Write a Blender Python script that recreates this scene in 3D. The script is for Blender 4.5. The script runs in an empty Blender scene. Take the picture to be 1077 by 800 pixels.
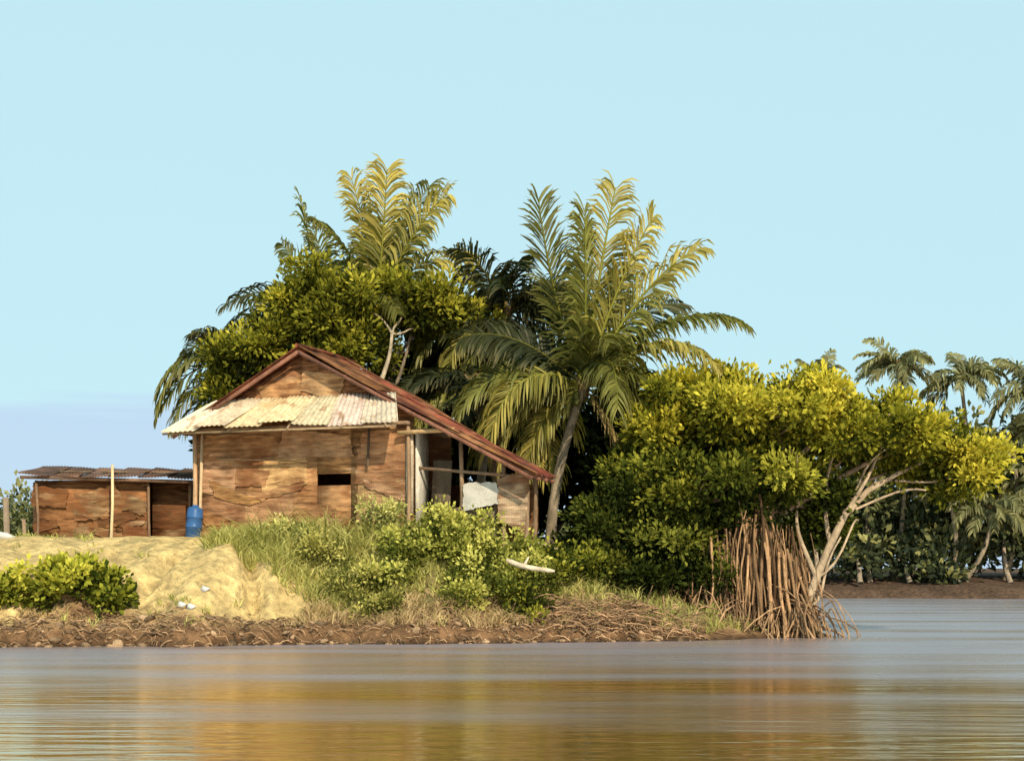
import bpy, math, mathutils
import numpy as np
R = np.random.default_rng(7)
UP = np.array([0,0,1.0])
SUNV = np.array([.27,-.75,.60])
def nrm(a):
    a = np.asarray(a, float)
    return a/np.maximum(np.linalg.norm(a, axis=-1, keepdims=True), 1e-9)
_lat = np.random.default_rng(3).random((256,256))
def vnoise(x, y, s=1.0):
    x = np.asarray(x,float)/s+91.3; y = np.asarray(y,float)/s+37.7
    xi = np.floor(x).astype(int); yi = np.floor(y).astype(int)
    fx = x-xi; fy = y-yi; fx = fx*fx*(3-2*fx); fy = fy*fy*(3-2*fy)
    g = lambda a,b: _lat[a%256, b%256]
    return (g(xi,yi)*(1-fx)+g(xi+1,yi)*fx)*(1-fy)+(g(xi,yi+1)*(1-fx)+g(xi+1,yi+1)*fx)*fy-0.5

scene = bpy.context.scene
# ------------------------------------------------------------ materials
def newmat(name):
    m = bpy.data.materials.new(name); m.use_nodes = True
    nt = m.node_tree; nt.nodes.clear()
    out = nt.nodes.new('ShaderNodeOutputMaterial')
    return m, nt, out
def N(nt, t, **kw):
    n = nt.nodes.new(t)
    for k,v in kw.items(): setattr(n,k,v)
    return n
def col_attr(nt):
    return N(nt,'ShaderNodeAttribute', attribute_name='Col').outputs['Color']
def noise_mul(nt, colsock, scale, lo, hi, vec=None, detail=4):
    n = N(nt,'ShaderNodeTexNoise'); n.inputs['Scale'].default_value=scale; n.inputs['Detail'].default_value=detail
    if vec is not None: nt.links.new(vec, n.inputs['Vector'])
    r = N(nt,'ShaderNodeMapRange'); r.inputs['From Min'].default_value=.3; r.inputs['From Max'].default_value=.7
    r.inputs['To Min'].default_value=lo; r.inputs['To Max'].default_value=hi
    nt.links.new(n.outputs['Fac'], r.inputs['Value'])
    m = N(nt,'ShaderNodeVectorMath', operation='SCALE')
    nt.links.new(colsock, m.inputs[0]); nt.links.new(r.outputs[0], m.inputs['Scale'])
    return m.outputs[0], n.outputs['Fac']
def mapped(nt, vec, scale=(1,1,1), rot=(0,0,0)):
    mp = N(nt,'ShaderNodeMapping'); mp.inputs['Scale'].default_value=scale; mp.inputs['Rotation'].default_value=rot
    nt.links.new(vec, mp.inputs['Vector']); return mp.outputs[0]
def stain(nt, c, col, scale, lo, hi, vec, amt=1., detail=5):
    n = N(nt,'ShaderNodeTexNoise'); n.inputs['Scale'].default_value=scale; n.inputs['Detail'].default_value=detail
    nt.links.new(vec, n.inputs['Vector'])
    r = N(nt,'ShaderNodeMapRange'); r.inputs['From Min'].default_value=lo; r.inputs['From Max'].default_value=hi; r.inputs['To Max'].default_value=amt
    nt.links.new(n.outputs['Fac'], r.inputs['Value'])
    mx = N(nt,'ShaderNodeMix', data_type='RGBA'); nt.links.new(r.outputs[0], mx.inputs['Factor'])
    nt.links.new(c, mx.inputs['A']); mx.inputs['B'].default_value=(*col,1); return mx.outputs['Result']

def mat_leaf(name, transl=.38, rough=.5, gl=0.0):
    m, nt, out = newmat(name)
    c = col_attr(nt)
    p = N(nt,'ShaderNodeBsdfDiffuse'); nt.links.new(c, p.inputs['Color'])
    t = N(nt,'ShaderNodeBsdfTranslucent')
    g = N(nt,'ShaderNodeVectorMath', operation='MULTIPLY'); g.inputs[1].default_value=(1.25,1.15,.5)
    nt.links.new(c, g.inputs[0]); nt.links.new(g.outputs[0], t.inputs['Color'])
    mx = N(nt,'ShaderNodeMixShader'); mx.inputs[0].default_value=transl
    nt.links.new(p.outputs[0], mx.inputs[1]); nt.links.new(t.outputs[0], mx.inputs[2])
    last=mx
    if gl>0:
        gg = N(nt,'ShaderNodeBsdfGlossy'); gg.inputs['Roughness'].default_value=rough; gg.inputs['Color'].default_value=(1,.95,.7,1)
        last = N(nt,'ShaderNodeMixShader'); last.inputs[0].default_value=gl
        nt.links.new(mx.outputs[0], last.inputs[1]); nt.links.new(gg.outputs[0], last.inputs[2])
    nt.links.new(last.outputs[0], out.inputs[0])
    return m
def mat_rough(name, scale=6, lo=.55, hi=1.3, bump=.4, stretch=None, rough=.85, fine=40, stains=()):
    m, nt, out = newmat(name)
    tc = N(nt,'ShaderNodeTexCoord'); vec = tc.outputs['Object']
    v2 = mapped(nt,vec,stretch) if stretch else vec
    c,_ = noise_mul(nt, col_attr(nt), scale, lo, hi, v2)
    c,f = noise_mul(nt, c, fine, .75, 1.2, v2, 2)
    for (col,sc,a,b_,amt) in stains: c = stain(nt,c,col,sc,a,b_,vec,amt)
    p = N(nt,'ShaderNodeBsdfPrincipled'); p.inputs['Roughness'].default_value=rough
    p.inputs['Specular IOR Level'].default_value=.2
    nt.links.new(c, p.inputs['Base Color'])
    b = N(nt,'ShaderNodeBump'); b.inputs['Strength'].default_value=bump; b.inputs['Distance'].default_value=.05
    nt.links.new(f, b.inputs['Height']); nt.links.new(b.outputs[0], p.inputs['Normal'])
    nt.links.new(p.outputs[0], out.inputs[0])
    return m
def mat_weave(name):
    m, nt, out = newmat(name)
    tc = N(nt,'ShaderNodeTexCoord'); vec = tc.outputs['Object']
    c,_ = noise_mul(nt, col_attr(nt), 1.0, .55, 1.28, vec, 6)
    c,f1 = noise_mul(nt, c, 1.8, .62, 1.28, mapped(nt,vec,(1.,1.,4.),(0,math.radians(18),0)), 6)
    c,f2 = noise_mul(nt, c, 2.0, .75, 1.2, mapped(nt,vec,(1.,1.,5.),(0,math.radians(-38),0)), 5)
    c = stain(nt,c,(.155,.052,.018),.8,.50,.66,vec,.75,6)
    c = stain(nt,c,(.19,.07,.028),1.7,.56,.64,mapped(nt,vec,(1.,1,3.)),.6,6)
    c = stain(nt,c,(.14,.055,.022),1.3,.55,.62,mapped(nt,vec,(1.,1,5.),(0,-.6,0)),.55,6)
    c = stain(nt,c,(.58,.40,.23),1.5,.58,.72,mapped(nt,vec,(.6,1,2.0),(0,.5,0)),.5,6)
    ck = N(nt,'ShaderNodeTexChecker'); ck.inputs['Scale'].default_value=20
    ck.inputs['Color1'].default_value=(1.03,1.03,1.03,1); ck.inputs['Color2'].default_value=(.90,.90,.90,1)
    nt.links.new(mapped(nt,vec,(1,1,1),(0,math.radians(45),0)), ck.inputs['Vector'])
    ml = N(nt,'ShaderNodeVectorMath', operation='MULTIPLY'); nt.links.new(c, ml.inputs[0]); nt.links.new(ck.outputs['Color'], ml.inputs[1])
    p = N(nt,'ShaderNodeBsdfPrincipled'); p.inputs['Roughness'].default_value=.85; p.inputs['Specular IOR Level'].default_value=.15
    nt.links.new(ml.outputs[0], p.inputs['Base Color'])
    b = N(nt,'ShaderNodeBump'); b.inputs['Strength'].default_value=.8; b.inputs['Distance'].default_value=.1
    nt.links.new(f1, b.inputs['Height']); nt.links.new(b.outputs[0], p.inputs['Normal'])
    nt.links.new(p.outputs[0], out.inputs[0])
    return m
def mat_ground():
    m, nt, out = newmat('ground_soil')
    g = N(nt,'ShaderNodeNewGeometry'); vec = g.outputs['Position']
    c,a = noise_mul(nt, col_attr(nt), .8, .72, 1.22, vec, 4)
    c,f = noise_mul(nt, c, 4, .6, 1.28, vec, 6)
    c,f2 = noise_mul(nt, c, 35, .75, 1.2, vec, 2)
    p = N(nt,'ShaderNodeBsdfPrincipled'); p.inputs['Roughness'].default_value=.95; p.inputs['Specular IOR Level'].default_value=.1
    nt.links.new(c, p.inputs['Base Color'])
    b = N(nt,'ShaderNodeBump'); b.inputs['Strength'].default_value=1; b.inputs['Distance'].default_value=.2
    nt.links.new(f, b.inputs['Height'])
    b2 = N(nt,'ShaderNodeBump'); b2.inputs['Strength'].default_value=.6; b2.inputs['Distance'].default_value=.04
    nt.links.new(f2, b2.inputs['Height']); nt.links.new(b.outputs[0], b2.inputs['Normal'])
    nt.links.new(b2.outputs[0], p.inputs['Normal'])
    nt.links.new(p.outputs[0], out.inputs[0]); return m
def mat_water():
    m, nt, out = newmat('river_water')
    g = N(nt,'ShaderNodeNewGeometry'); vec = g.outputs['Position']
    n1 = N(nt,'ShaderNodeTexNoise'); n1.inputs['Scale'].default_value=1.6; n1.inputs['Detail'].default_value=4
    nt.links.new(mapped(nt,vec,(.3,1.6,1),(0,0,.04)), n1.inputs['Vector'])
    n2 = N(nt,'ShaderNodeTexNoise'); n2.inputs['Scale'].default_value=1.; n2.inputs['Detail'].default_value=4
    nt.links.new(mapped(nt,vec,(.06,.34,1),(0,0,.05)), n2.inputs['Vector'])
    sep = N(nt,'ShaderNodeSeparateXYZ'); nt.links.new(vec, sep.inputs[0])
    r1 = N(nt,'ShaderNodeMapRange'); r1.inputs['From Min'].default_value=15; r1.inputs['From Max'].default_value=34
    nt.links.new(sep.outputs['Y'], r1.inputs['Value'])
    sb = N(nt,'ShaderNodeMath', operation='SUBTRACT'); sb.inputs[1].default_value=1.2
    nt.links.new(r1.outputs[0], sb.inputs[0])
    ad = N(nt,'ShaderNodeMath', operation='MULTIPLY_ADD'); ad.inputs[1].default_value=2.2
    nt.links.new(n2.outputs['Fac'], ad.inputs[0]); nt.links.new(sb.outputs[0], ad.inputs[2])
    cl = N(nt,'ShaderNodeClamp'); nt.links.new(ad.outputs[0], cl.inputs[0])
    b = N(nt,'ShaderNodeBump'); b.inputs['Strength'].default_value=.7; b.inputs['Distance'].default_value=.05
    nt.links.new(n1.outputs['Fac'], b.inputs['Height'])
    gl = N(nt,'ShaderNodeBsdfGlossy'); nt.links.new(b.outputs[0], gl.inputs['Normal'])
    cg = N(nt,'ShaderNodeMix', data_type='RGBA'); nt.links.new(cl.outputs[0], cg.inputs['Factor'])
    cg.inputs['A'].default_value=(1,.86,.66,1); cg.inputs['B'].default_value=(.97,.90,.92,1); nt.links.new(cg.outputs['Result'], gl.inputs['Color'])  # near reflections tinted warm through the gloss colour
    rr = N(nt,'ShaderNodeMapRange'); rr.inputs['To Min'].default_value=.11; rr.inputs['To Max'].default_value=.30
    nt.links.new(cl.outputs[0], rr.inputs['Value']); nt.links.new(rr.outputs[0], gl.inputs['Roughness'])
    df = N(nt,'ShaderNodeBsdfDiffuse'); nt.links.new(b.outputs[0], df.inputs['Normal'])
    cm = N(nt,'ShaderNodeMix', data_type='RGBA'); nt.links.new(cl.outputs[0], cm.inputs['Factor'])
    cm.inputs['A'].default_value=(.27,.14,.035,1); cm.inputs['B'].default_value=(.21,.19,.22,1)  # near water: warm bank reflection painted into the diffuse colour
    nt.links.new(cm.outputs['Result'], df.inputs['Color'])
    mf = N(nt,'ShaderNodeMapRange'); mf.inputs['To Min'].default_value=.76; mf.inputs['To Max'].default_value=.50
    nt.links.new(cl.outputs[0], mf.inputs['Value'])
    mx = N(nt,'ShaderNodeMixShader'); nt.links.new(mf.outputs[0], mx.inputs[0])
    nt.links.new(df.outputs[0], mx.inputs[1]); nt.links.new(gl.outputs[0], mx.inputs[2])
    nt.links.new(mx.outputs[0], out.inputs[0]); return m

LEAF = mat_leaf('leaf',.28); FROND = mat_leaf('palm_frond', .28, .5, .02)
BARK = mat_rough('bark', 5, .55, 1.3, .6, (1,1,.5))
WOOD = mat_rough('weathered_wood', 3, .6, 1.3, .4, (1,1,.3))
WEAVE = mat_weave('woven_palm_mat')
RUST = mat_rough('rusty_iron', 1.6, .45, 1.5, .3, rough=.8, fine=9, stains=[((.30,.14,.07),1.3,.54,.68,.75),((.06,.03,.02),2.4,.54,.68,.8)])
ZINC = mat_rough('weathered_zinc', 1.6, .8, 1.15, .15, (1.,.5,1.), rough=.6, fine=12, stains=[((.45,.28,.12),1.1,.55,.7,.7),((.26,.13,.06),2.8,.58,.68,.7)])
PLAST = mat_rough('painted_plastic', 3, .75, 1.1, .05, rough=.4)
GROUND = mat_ground(); WATER = mat_water()

# ------------------------------------------------------------ mesh builder
class B:
    def __init__(s): s.v=[]; s.q=[]; s.m=[]; s.c=[]; s.n=0; s.mats=[]
    def mi(s, mat):
        if mat not in s.mats: s.mats.append(mat)
        return s.mats.index(mat)
    def add(s, V, Q, mat, C):
        V=np.asarray(V,float).reshape(-1,3); Q=np.asarray(Q,int).reshape(-1,4)
        C=np.asarray(C,float)
        if C.ndim==1: C=np.tile(C,(len(V),1))
        s.v.append(V); s.q.append(Q+s.n); s.m.append(np.full(len(Q),s.mi(mat))); s.c.append(C); s.n+=len(V)
    def tube(s, pts, rad, mat, C, sides=8, cap=True):
        pts=np.asarray(pts,float); n=len(pts); rad=np.broadcast_to(np.asarray(rad,float),(n,))
        tan=nrm(np.gradient(pts,axis=0))
        ref=np.array([.3,.9,.1]) if abs(tan[0][1])<.8 else np.array([1.,0,0])
        sd=nrm(np.cross(tan,ref)); up=np.cross(sd,tan)
        a=np.linspace(0,2*np.pi,sides,endpoint=False)
        V=(pts[:,None]+rad[:,None,None]*(np.cos(a)[None,:,None]*sd[:,None]+np.sin(a)[None,:,None]*up[:,None])).reshape(-1,3)
        Q=[]
        for i in range(n-1):
            for j in range(sides):
                k=(j+1)%sides; Q.append((i*sides+j,i*sides+k,(i+1)*sides+k,(i+1)*sides+j))
        if cap and sides%2==0:
            for base in (0,(n-1)*sides):
                for j in range(0,sides//2-1):
                    Q.append((base+j,base+j+1,base+sides-2-j,base+sides-1-j))
        s.add(V,Q,mat,C)
    def obox(s, c, h, mat, C, ry=0, rz=0, rx=0, jit=0):
        h=np.array(h,float)
        V=np.array([[x,y,z] for x in(-1,1) for y in(-1,1) for z in(-1,1)],float)*h
        if jit:
            J=(R.random((8,3))-.5)*jit*np.array([1,0,1]); J[[2,3,6,7]]=J[[0,1,4,5]]; V+=J
        def rot(V,ax,a):
            ca,sa=math.cos(a),math.sin(a); i,j=[(1,2),(2,0),(0,1)][ax]; W=V.copy()
            W[:,i]=ca*V[:,i]-sa*V[:,j]; W[:,j]=sa*V[:,i]+ca*V[:,j]; return W
        V=rot(rot(rot(V,0,rx),1,ry),2,rz)+np.array(c)
        Q=[(0,1,3,2),(4,6,7,5),(0,4,5,1),(2,3,7,6),(0,2,6,4),(1,5,7,3)]
        s.add(V,Q,mat,C)
    def rag(s,c,hx,hz,mat,C,ry=0,n=12,th=.012,fray=.022):
        u=np.linspace(-1,1,n); U,Wv=np.meshgrid(u,u)
        k=R.normal(size=4)*.12
        X=U*hx*(1+k[0]*Wv); Zz=Wv*hz*(1+k[1]*U)+k[2]*.3*U**2*hz
        ed=np.maximum(abs(U),abs(Wv))>.99
        X=X+ed*R.normal(size=X.shape)*fray; Zz=Zz+ed*R.normal(size=X.shape)*fray
        Yy=.012*np.sin(U*2.3+R.random()*6)*np.cos(Wv*2+R.random()*6)+ed*abs(R.normal(size=X.shape))*-.005
        ca,sa=math.cos(ry),math.sin(ry)
        P=np.stack([c[0]+ca*X-sa*Zz,c[1]+Yy,c[2]+sa*X+ca*Zz],-1)
        F=P.reshape(-1,3); Bk=F+np.array([0,th,0]); o=n*n; Q=[]
        for i in range(n-1):
            for j in range(n-1):
                a=i*n+j; Q+= [(a,a+1,a+n+1,a+n),(o+a,o+a+n,o+a+n+1,o+a+1)]
        s.add(np.concatenate([F,Bk]),Q,mat,C)
    def box(s,x0,x1,y0,y1,z0,z1,mat,C): s.obox(((x0+x1)/2,(y0+y1)/2,(z0+z1)/2),((x1-x0)/2,(y1-y0)/2,(z1-z0)/2),mat,C)
    def beam(s,a,b,w,h,mat,C):
        a=np.array(a,float); b=np.array(b,float); t=nrm(b-a)
        ref=UP if abs(t[2])<.9 else np.array([0,1.,0])
        sd=nrm(np.cross(t,ref)); up=np.cross(sd,t)
        V=[p+sd*sx*w/2+up*sz*h/2 for p in(a,b) for sx,sz in((-1,-1),(1,-1),(1,1),(-1,1))]
        s.add(V,[(0,1,2,3),(7,6,5,4),(0,4,5,1),(1,5,6,2),(2,6,7,3),(3,7,4,0)],mat,C)
    def sheet(s,p00,p10,p11,p01,mat,C,pitch=.09,amp=.02,thick=.006,wob=.02):
        p00,p10,p11,p01=[np.array(p,float) for p in(p00,p10,p11,p01)]
        W=np.linalg.norm(p10-p00); nu=max(4,int(W/pitch*6)); nv=8
        nn=nrm(np.cross(p10-p00,p01-p00)); 
        if nn[2]<0: nn=-nn
        u=np.linspace(0,1,nu); v=np.linspace(0,1,nv); U,Vv=np.meshgrid(u,v)
        P=(p00*(1-U)[...,None]+p10*U[...,None])*(1-Vv)[...,None]+(p01*(1-U)[...,None]+p11*U[...,None])*Vv[...,None]
        dz=amp*np.sin(U*W/pitch*2*np.pi)+wob*np.sin(U*3+Vv*4+R.random()*6)
        top=P+nn*dz[...,None]; bot=top-nn*thick
        V=np.concatenate([top.reshape(-1,3),bot.reshape(-1,3)]); o=nu*nv
        Q=[]
        for i in range(nv-1):
            for j in range(nu-1):
                a=i*nu+j; Q.append((a,a+1,a+nu+1,a+nu)); Q.append((o+a,o+a+nu,o+a+nu+1,o+a+1))
        for j in range(nu-1):
            Q.append((j,o+j,o+j+1,j+1)); a=(nv-1)*nu+j; Q.append((a,a+1,o+a+1,o+a))
        for i in range(nv-1):
            a=i*nu; Q.append((a,a+nu,o+a+nu,o+a)); a+=nu-1; Q.append((a,o+a,o+a+nu,a+nu))
        s.add(V,Q,mat,C)
    def leaves(s,p,d,nm,L,W,mat,C):
        p=np.asarray(p); n=len(p); sd=nrm(np.cross(d,nm)); nn=np.cross(sd,d)
        L=np.broadcast_to(L,(n,))[:,None]; W=np.broadcast_to(W,(n,))[:,None]
        V=np.stack([p, p+d*L*.55+sd*W*.5+nn*L*.08, p+d*L-nn*L*.06, p+d*L*.55-sd*W*.5+nn*L*.08],1).reshape(-1,3)
        Q=np.arange(4*n).reshape(-1,4); s.add(V,Q,mat,np.repeat(C,4,0))
    def build(s,name,parent=None,loc=(0,0,0),smooth=False):
        V=np.concatenate(s.v); Q=np.concatenate(s.q); M=np.concatenate(s.m); C=np.concatenate(s.c)
        me=bpy.data.meshes.new(name); me.vertices.add(len(V)); me.vertices.foreach_set('co',V.ravel())
        me.loops.add(Q.size); me.loops.foreach_set('vertex_index',Q.ravel().astype(np.int32))
        me.polygons.add(len(Q)); me.polygons.foreach_set('loop_start',np.arange(0,Q.size,4,dtype=np.int32))
        me.polygons.foreach_set('material_index',M.astype(np.int32))
        if smooth: me.polygons.foreach_set('use_smooth',np.ones(len(Q),bool))
        for m in s.mats: me.materials.append(m)
        a=me.color_attributes.new('Col','FLOAT_COLOR','POINT')
        C4=np.concatenate([np.clip(C,0,1),np.ones((len(C),1))],1); a.data.foreach_set('color',C4.ravel().astype(np.float32))
        me.update(calc_edges=True)
        ob=bpy.data.objects.new(name,me); scene.collection.objects.link(ob); ob.location=loc
        if parent: ob.parent=parent
        return ob
def empty(name,loc=(0,0,0),rz=0):
    e=bpy.data.objects.new(name,None); scene.collection.objects.link(e); e.location=loc; e.rotation_euler=(0,0,rz); e.empty_display_size=.5
    return e

# ------------------------------------------------------------ terrain
def shore(x): return np.interp(x,[-80,-14,-8,-4,0,3,6,9,14],[36,38,38.6,39.5,40.1,41,42.4,43.8,46])+vnoise(x,x*0,1.3)*.9+vnoise(x,x*0+5,.4)*.3
def landd(x,y):
    near=np.minimum(y-shore(x), (9.2+(y-44)*.17+vnoise(y,y*0+9,2)*.8)-x)
    far=y-107-vnoise(x,x*0+3,9)*7-vnoise(x,x*0+3,2)*1.5
    return near,far
def height(x,y):
    x=np.asarray(x,float); y=np.asarray(y,float)
    near,far=landd(x,y)
    hm=np.interp(x,[-80,-5,0,3,6,9,12],[2.95,2.95,2.6,1.9,1.2,.7,.5])
    hn=np.interp(near,[-6,-1,0,.12,.4,1.,1.5,2.5,4,6,9,200],[-.8,-.1,0,.10,.17,.22,.32,.60,.86,.95,1,1.03])*hm
    hf=np.interp(far,[-6,-1,0,.5,2,8,60],[-2,-.3,0,.5,.8,1.5,2.2])
    h=np.maximum(hn,hf)
    amp=np.clip(near,0,1.2)*.36*np.clip((9-near)/5,.15,1)
    h=h+amp*(vnoise(x,y,1.6)+.6*vnoise(x,y,.7)+.45*vnoise(x,y,.3))
    gl=np.exp(-((x+7.0+.25*(y-41))/.22)**2)+.7*np.exp(-((x+9.6-.3*(y-41))/.3)**2)+.6*np.exp(-((x+12-.1*(y-41))/.3)**2)
    h=h-gl*.42*np.clip(near-1,0,1)*np.clip((5.5-near)/1.5,0,1)
    return h
def axis(segs):
    o=[]
    for a,b,st in segs: o+=list(np.arange(a,b,st))
    return np.array(o+[segs[-1][1]])
gx=axis([(-1500,-200,130),(-200,-40,16),(-40,-20,1.),(-20,14,.1),(14,60,1.2),(60,200,14),(200,1500,130)])
gy=axis([(-60,30,9),(30,36.5,1.),(36.5,46,.09),(46,56,.5),(56,100,4),(100,125,.8),(125,300,25),(300,1600,130)])
X,Y=np.meshgrid(gx,gy); Z=height(X,Y)
near,far=landd(X,Y)
sand=np.array([.57,.41,.18]); mud=np.array([.19,.105,.052]); clay=np.array([.42,.27,.13]); grass=np.array([.22,.18,.07]); wet=np.array([.06,.035,.02]); path=np.array([.42,.31,.17])
def mixc(a,b,t): return a*(1-t)[...,None]+b*t[...,None]
nz=vnoise(X,Y,1.1)+.6*vnoise(X,Y,.35)
C=np.tile(mud,X.shape+(1,))
C=mixc(C,np.broadcast_to(clay,C.shape),np.clip(.4+nz*2.4,0,1)*np.clip((near-.2)/.4,0,1))
ts=np.clip((near-1.0+nz*1.2)/.5,0,1); C=mixc(C,np.broadcast_to(sand,C.shape),ts)
tg=np.clip((X+5.1+nz*1.2)/.6,0,1)*np.clip((near-1.0)/.5,0,1); C=mixc(C,np.broadcast_to(grass,C.shape),tg)
tp=np.clip((near-8)/3,0,1); C=mixc(C,np.broadcast_to(path*.8,C.shape),tp*.6)
tw=np.clip(1-Z/.14,0,1); C=mixc(C,np.broadcast_to(wet,C.shape),tw)
C=np.where((far>near)[...,None], np.broadcast_to(np.array([.11,.068,.045]),C.shape), C)
g=B(); ny,nx=X.shape; idx=np.arange(nx*ny).reshape(ny,nx)
Q=np.stack([idx[:-1,:-1],idx[:-1,1:],idx[1:,1:],idx[1:,:-1]],-1).reshape(-1,4)
g.add(np.stack([X,Y,Z],-1).reshape(-1,3),Q,GROUND,C.reshape(-1,3)); g.build('ground',smooth=True)
w=B(); w.add([(-1500,-60,0),(1500,-60,0),(1500,1600,0),(-1500,1600,0)],[(0,1,2,3)],WATER,(.2,.2,.2)); w.build('water')

# ------------------------------------------------------------ foliage
def crown(b,blobs,n,per,L,W,pal,crad=.3,mat=LEAF,lobe=.62,fill=.3,bright=0.,tv=.2):
    bl=np.array([x[:6] for x in blobs],float)
    area=(bl[:,3]*bl[:,5]+bl[:,4]*bl[:,5]+bl[:,3]*bl[:,4])
    subs=[];tone=[]
    for q,a in zip(bl,area):
        m=max(5,int(a*1.55/lobe**2*.42))
        d=nrm(R.normal(size=(m,3))); rr=R.uniform(.6,1.12,m)
        subs.append(np.concatenate([q[:3]+d*rr[:,None]*q[3:6],d],1)); tone.append(R.normal(size=m)*tv+.12*d[:,2])  # lobes high on the crown get a lighter painted tone
    subs=np.concatenate(subs); tone=np.concatenate(tone)+bright
    nf=int(n*fill); nl=n-nf
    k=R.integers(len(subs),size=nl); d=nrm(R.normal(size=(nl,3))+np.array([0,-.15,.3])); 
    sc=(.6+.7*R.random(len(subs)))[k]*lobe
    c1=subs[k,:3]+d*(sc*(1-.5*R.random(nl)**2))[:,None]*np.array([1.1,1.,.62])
    t1=.44+tone[k]+.32*d[:,2]+R.normal(size=nl)*.13  # top light painted in: leaf colour gets lighter towards each lobe's top
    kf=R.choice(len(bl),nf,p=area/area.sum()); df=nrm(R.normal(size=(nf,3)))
    c2=bl[kf,:3]+df*(R.random(nf)**.5*.85)[:,None]*bl[kf,3:6]; t2=.12+R.normal(size=nf)*.1  # filler leaves inside coloured dark, painted shade of the crown interior
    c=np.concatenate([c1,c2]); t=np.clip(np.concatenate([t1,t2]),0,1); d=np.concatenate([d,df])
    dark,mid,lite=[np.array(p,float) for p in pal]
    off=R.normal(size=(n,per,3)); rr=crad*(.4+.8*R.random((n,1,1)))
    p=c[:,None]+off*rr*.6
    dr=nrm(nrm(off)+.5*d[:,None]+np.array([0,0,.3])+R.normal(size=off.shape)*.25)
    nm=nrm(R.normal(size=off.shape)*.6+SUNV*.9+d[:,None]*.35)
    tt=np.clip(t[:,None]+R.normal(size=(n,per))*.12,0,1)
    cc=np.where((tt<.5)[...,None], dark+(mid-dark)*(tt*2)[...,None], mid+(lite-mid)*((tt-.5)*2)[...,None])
    cc=cc*(1+R.normal(size=(n,per,1))*.14)
    sz=(.7+.6*R.random((n*per)))
    b.leaves(p.reshape(-1,3),dr.reshape(-1,3),nm.reshape(-1,3),L*sz,W*sz,mat,cc.reshape(-1,3))
    return c
def curve(a,bb,n=8,sag=0,wob=.12):
    a=np.array(a,float); bb=np.array(bb,float); t=np.linspace(0,1,n)[:,None]
    L=np.linalg.norm(bb-a); P=a+(bb-a)*t; P[:,2]+=(sag*4*t*(1-t))[:,0]*L
    w=R.normal(size=3)*wob*L; w2=R.normal(size=3)*wob*.5*L
    return P+np.sin(t*np.pi)*w+np.sin(t*2*np.pi)*w2
def twigs(b,centers,src,n,col,r0=.035):
    for c in centers[R.choice(len(centers),min(n,len(centers)),replace=False)]:
        j=np.argmin(np.linalg.norm(src-c,axis=1)); b.tube(curve(src[j],c,5,.05,.08),np.linspace(r0,.01,5),BARK,col,4,False)

def frond(b,p0,d0,L,droop,cols,nl=44,ll=.95,w=.055,hang=.55,segs=14):
    p=np.array(p0,float); d=nrm(np.array(d0,float)); P=[p]; T=[d]
    curl=np.array([R.normal()*.25,R.normal()*.25,0])
    for i in range(segs):
        t=(i+1)/segs; d=nrm(d+(np.array([0,0,-droop])*(.4+1.4*t)+curl)/segs); p=p+d*L/segs; P.append(p); T.append(d)
    P=np.array(P); T=np.array(T)
    cb,ct=[np.array(c,float)*R.uniform(.75,1.2) for c in cols]
    b.tube(P,np.linspace(.06,.014,len(P))*(L/5),FROND,cb*1.5+np.array([.08,.065,0]),4,False)
    ref=nrm(np.array([R.normal()*.45,-.45+R.normal()*.5,1.]))
    t=np.linspace(.10,.995,nl)+R.normal(size=nl)*.006; t=np.clip(t,0,1)
    f=t*segs; pos=np.stack([np.interp(f,np.arange(segs+1),P[:,k]) for k in range(3)],1)
    tn=nrm(np.stack([np.interp(f,np.arange(segs+1),T[:,k]) for k in range(3)],1))
    sd0=nrm(np.cross(nrm(np.array(d0,float)),ref)); sd=nrm(sd0-tn*(tn@sd0)[:,None]); upn=np.cross(sd,tn)
    if (upn[:,2].mean()<0): upn=-upn
    shp=np.clip(np.sin(np.pi*np.clip(.22+.68*t,0,1)),.2,1)**.55
    for sg in(-1,1):
        gust=R.normal(size=7)*.25; gap=np.interp(t,np.linspace(0,1,9),R.random(9))
        keep=R.random(nl)>np.where(gap<.15,.4,.04)
        jj=R.normal(size=(nl,3))*.11+np.interp(t,np.linspace(0,1,7),gust)[:,None]*tn
        fw=(.65+.9*t)[:,None]
        dl=nrm(sd*sg+tn*fw+upn*.18+jj)
        ln=(ll*shp*(.8+.4*R.random(nl)))[:,None]
        hg=hang*(.6+.8*R.random((nl,1)))
        m1=pos+dl*ln*.4; d2=nrm(dl+UP*-1*hg*.7); m2=m1+d2*ln*.33; d3=nrm(d2-UP*hg*1.1); tp=m2+d3*ln*.3
        wv=nrm(tn+upn*.5*R.normal(size=(nl,1)))*w*.5*(.8+.5*R.random((nl,1)))
        V=np.stack([pos-wv*.6,pos+wv*.6,m1-wv,m1+wv,m2-wv*.85,m2+wv*.85,tp-wv*.15,tp+wv*.15],1)[keep]
        n=len(V); base=np.arange(n)[:,None]*8
        Q=np.concatenate([base+np.array([0,1,3,2]),base+np.array([2,3,5,4]),base+np.array([4,5,7,6])])
        cc=cb+(ct-cb)*np.clip(t*1.1-.05+R.normal(size=nl)*.28,0,1)[:,None]; cc=cc*(1+R.normal(size=(nl,1))*.18)
        cc=cc[keep]; c8=np.repeat(cc,8,0).reshape(n,8,3); c8[:,6:]=c8[:,6:]*.7+np.array([.16,.12,.045])*.5
        b.add(V.reshape(-1,3),Q,FROND,c8.reshape(-1,3))
def sdir(a,dep):
    a=math.radians(a); return (math.cos(a)*math.cos(dep),math.sin(dep),math.sin(a)*math.cos(dep))
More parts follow.
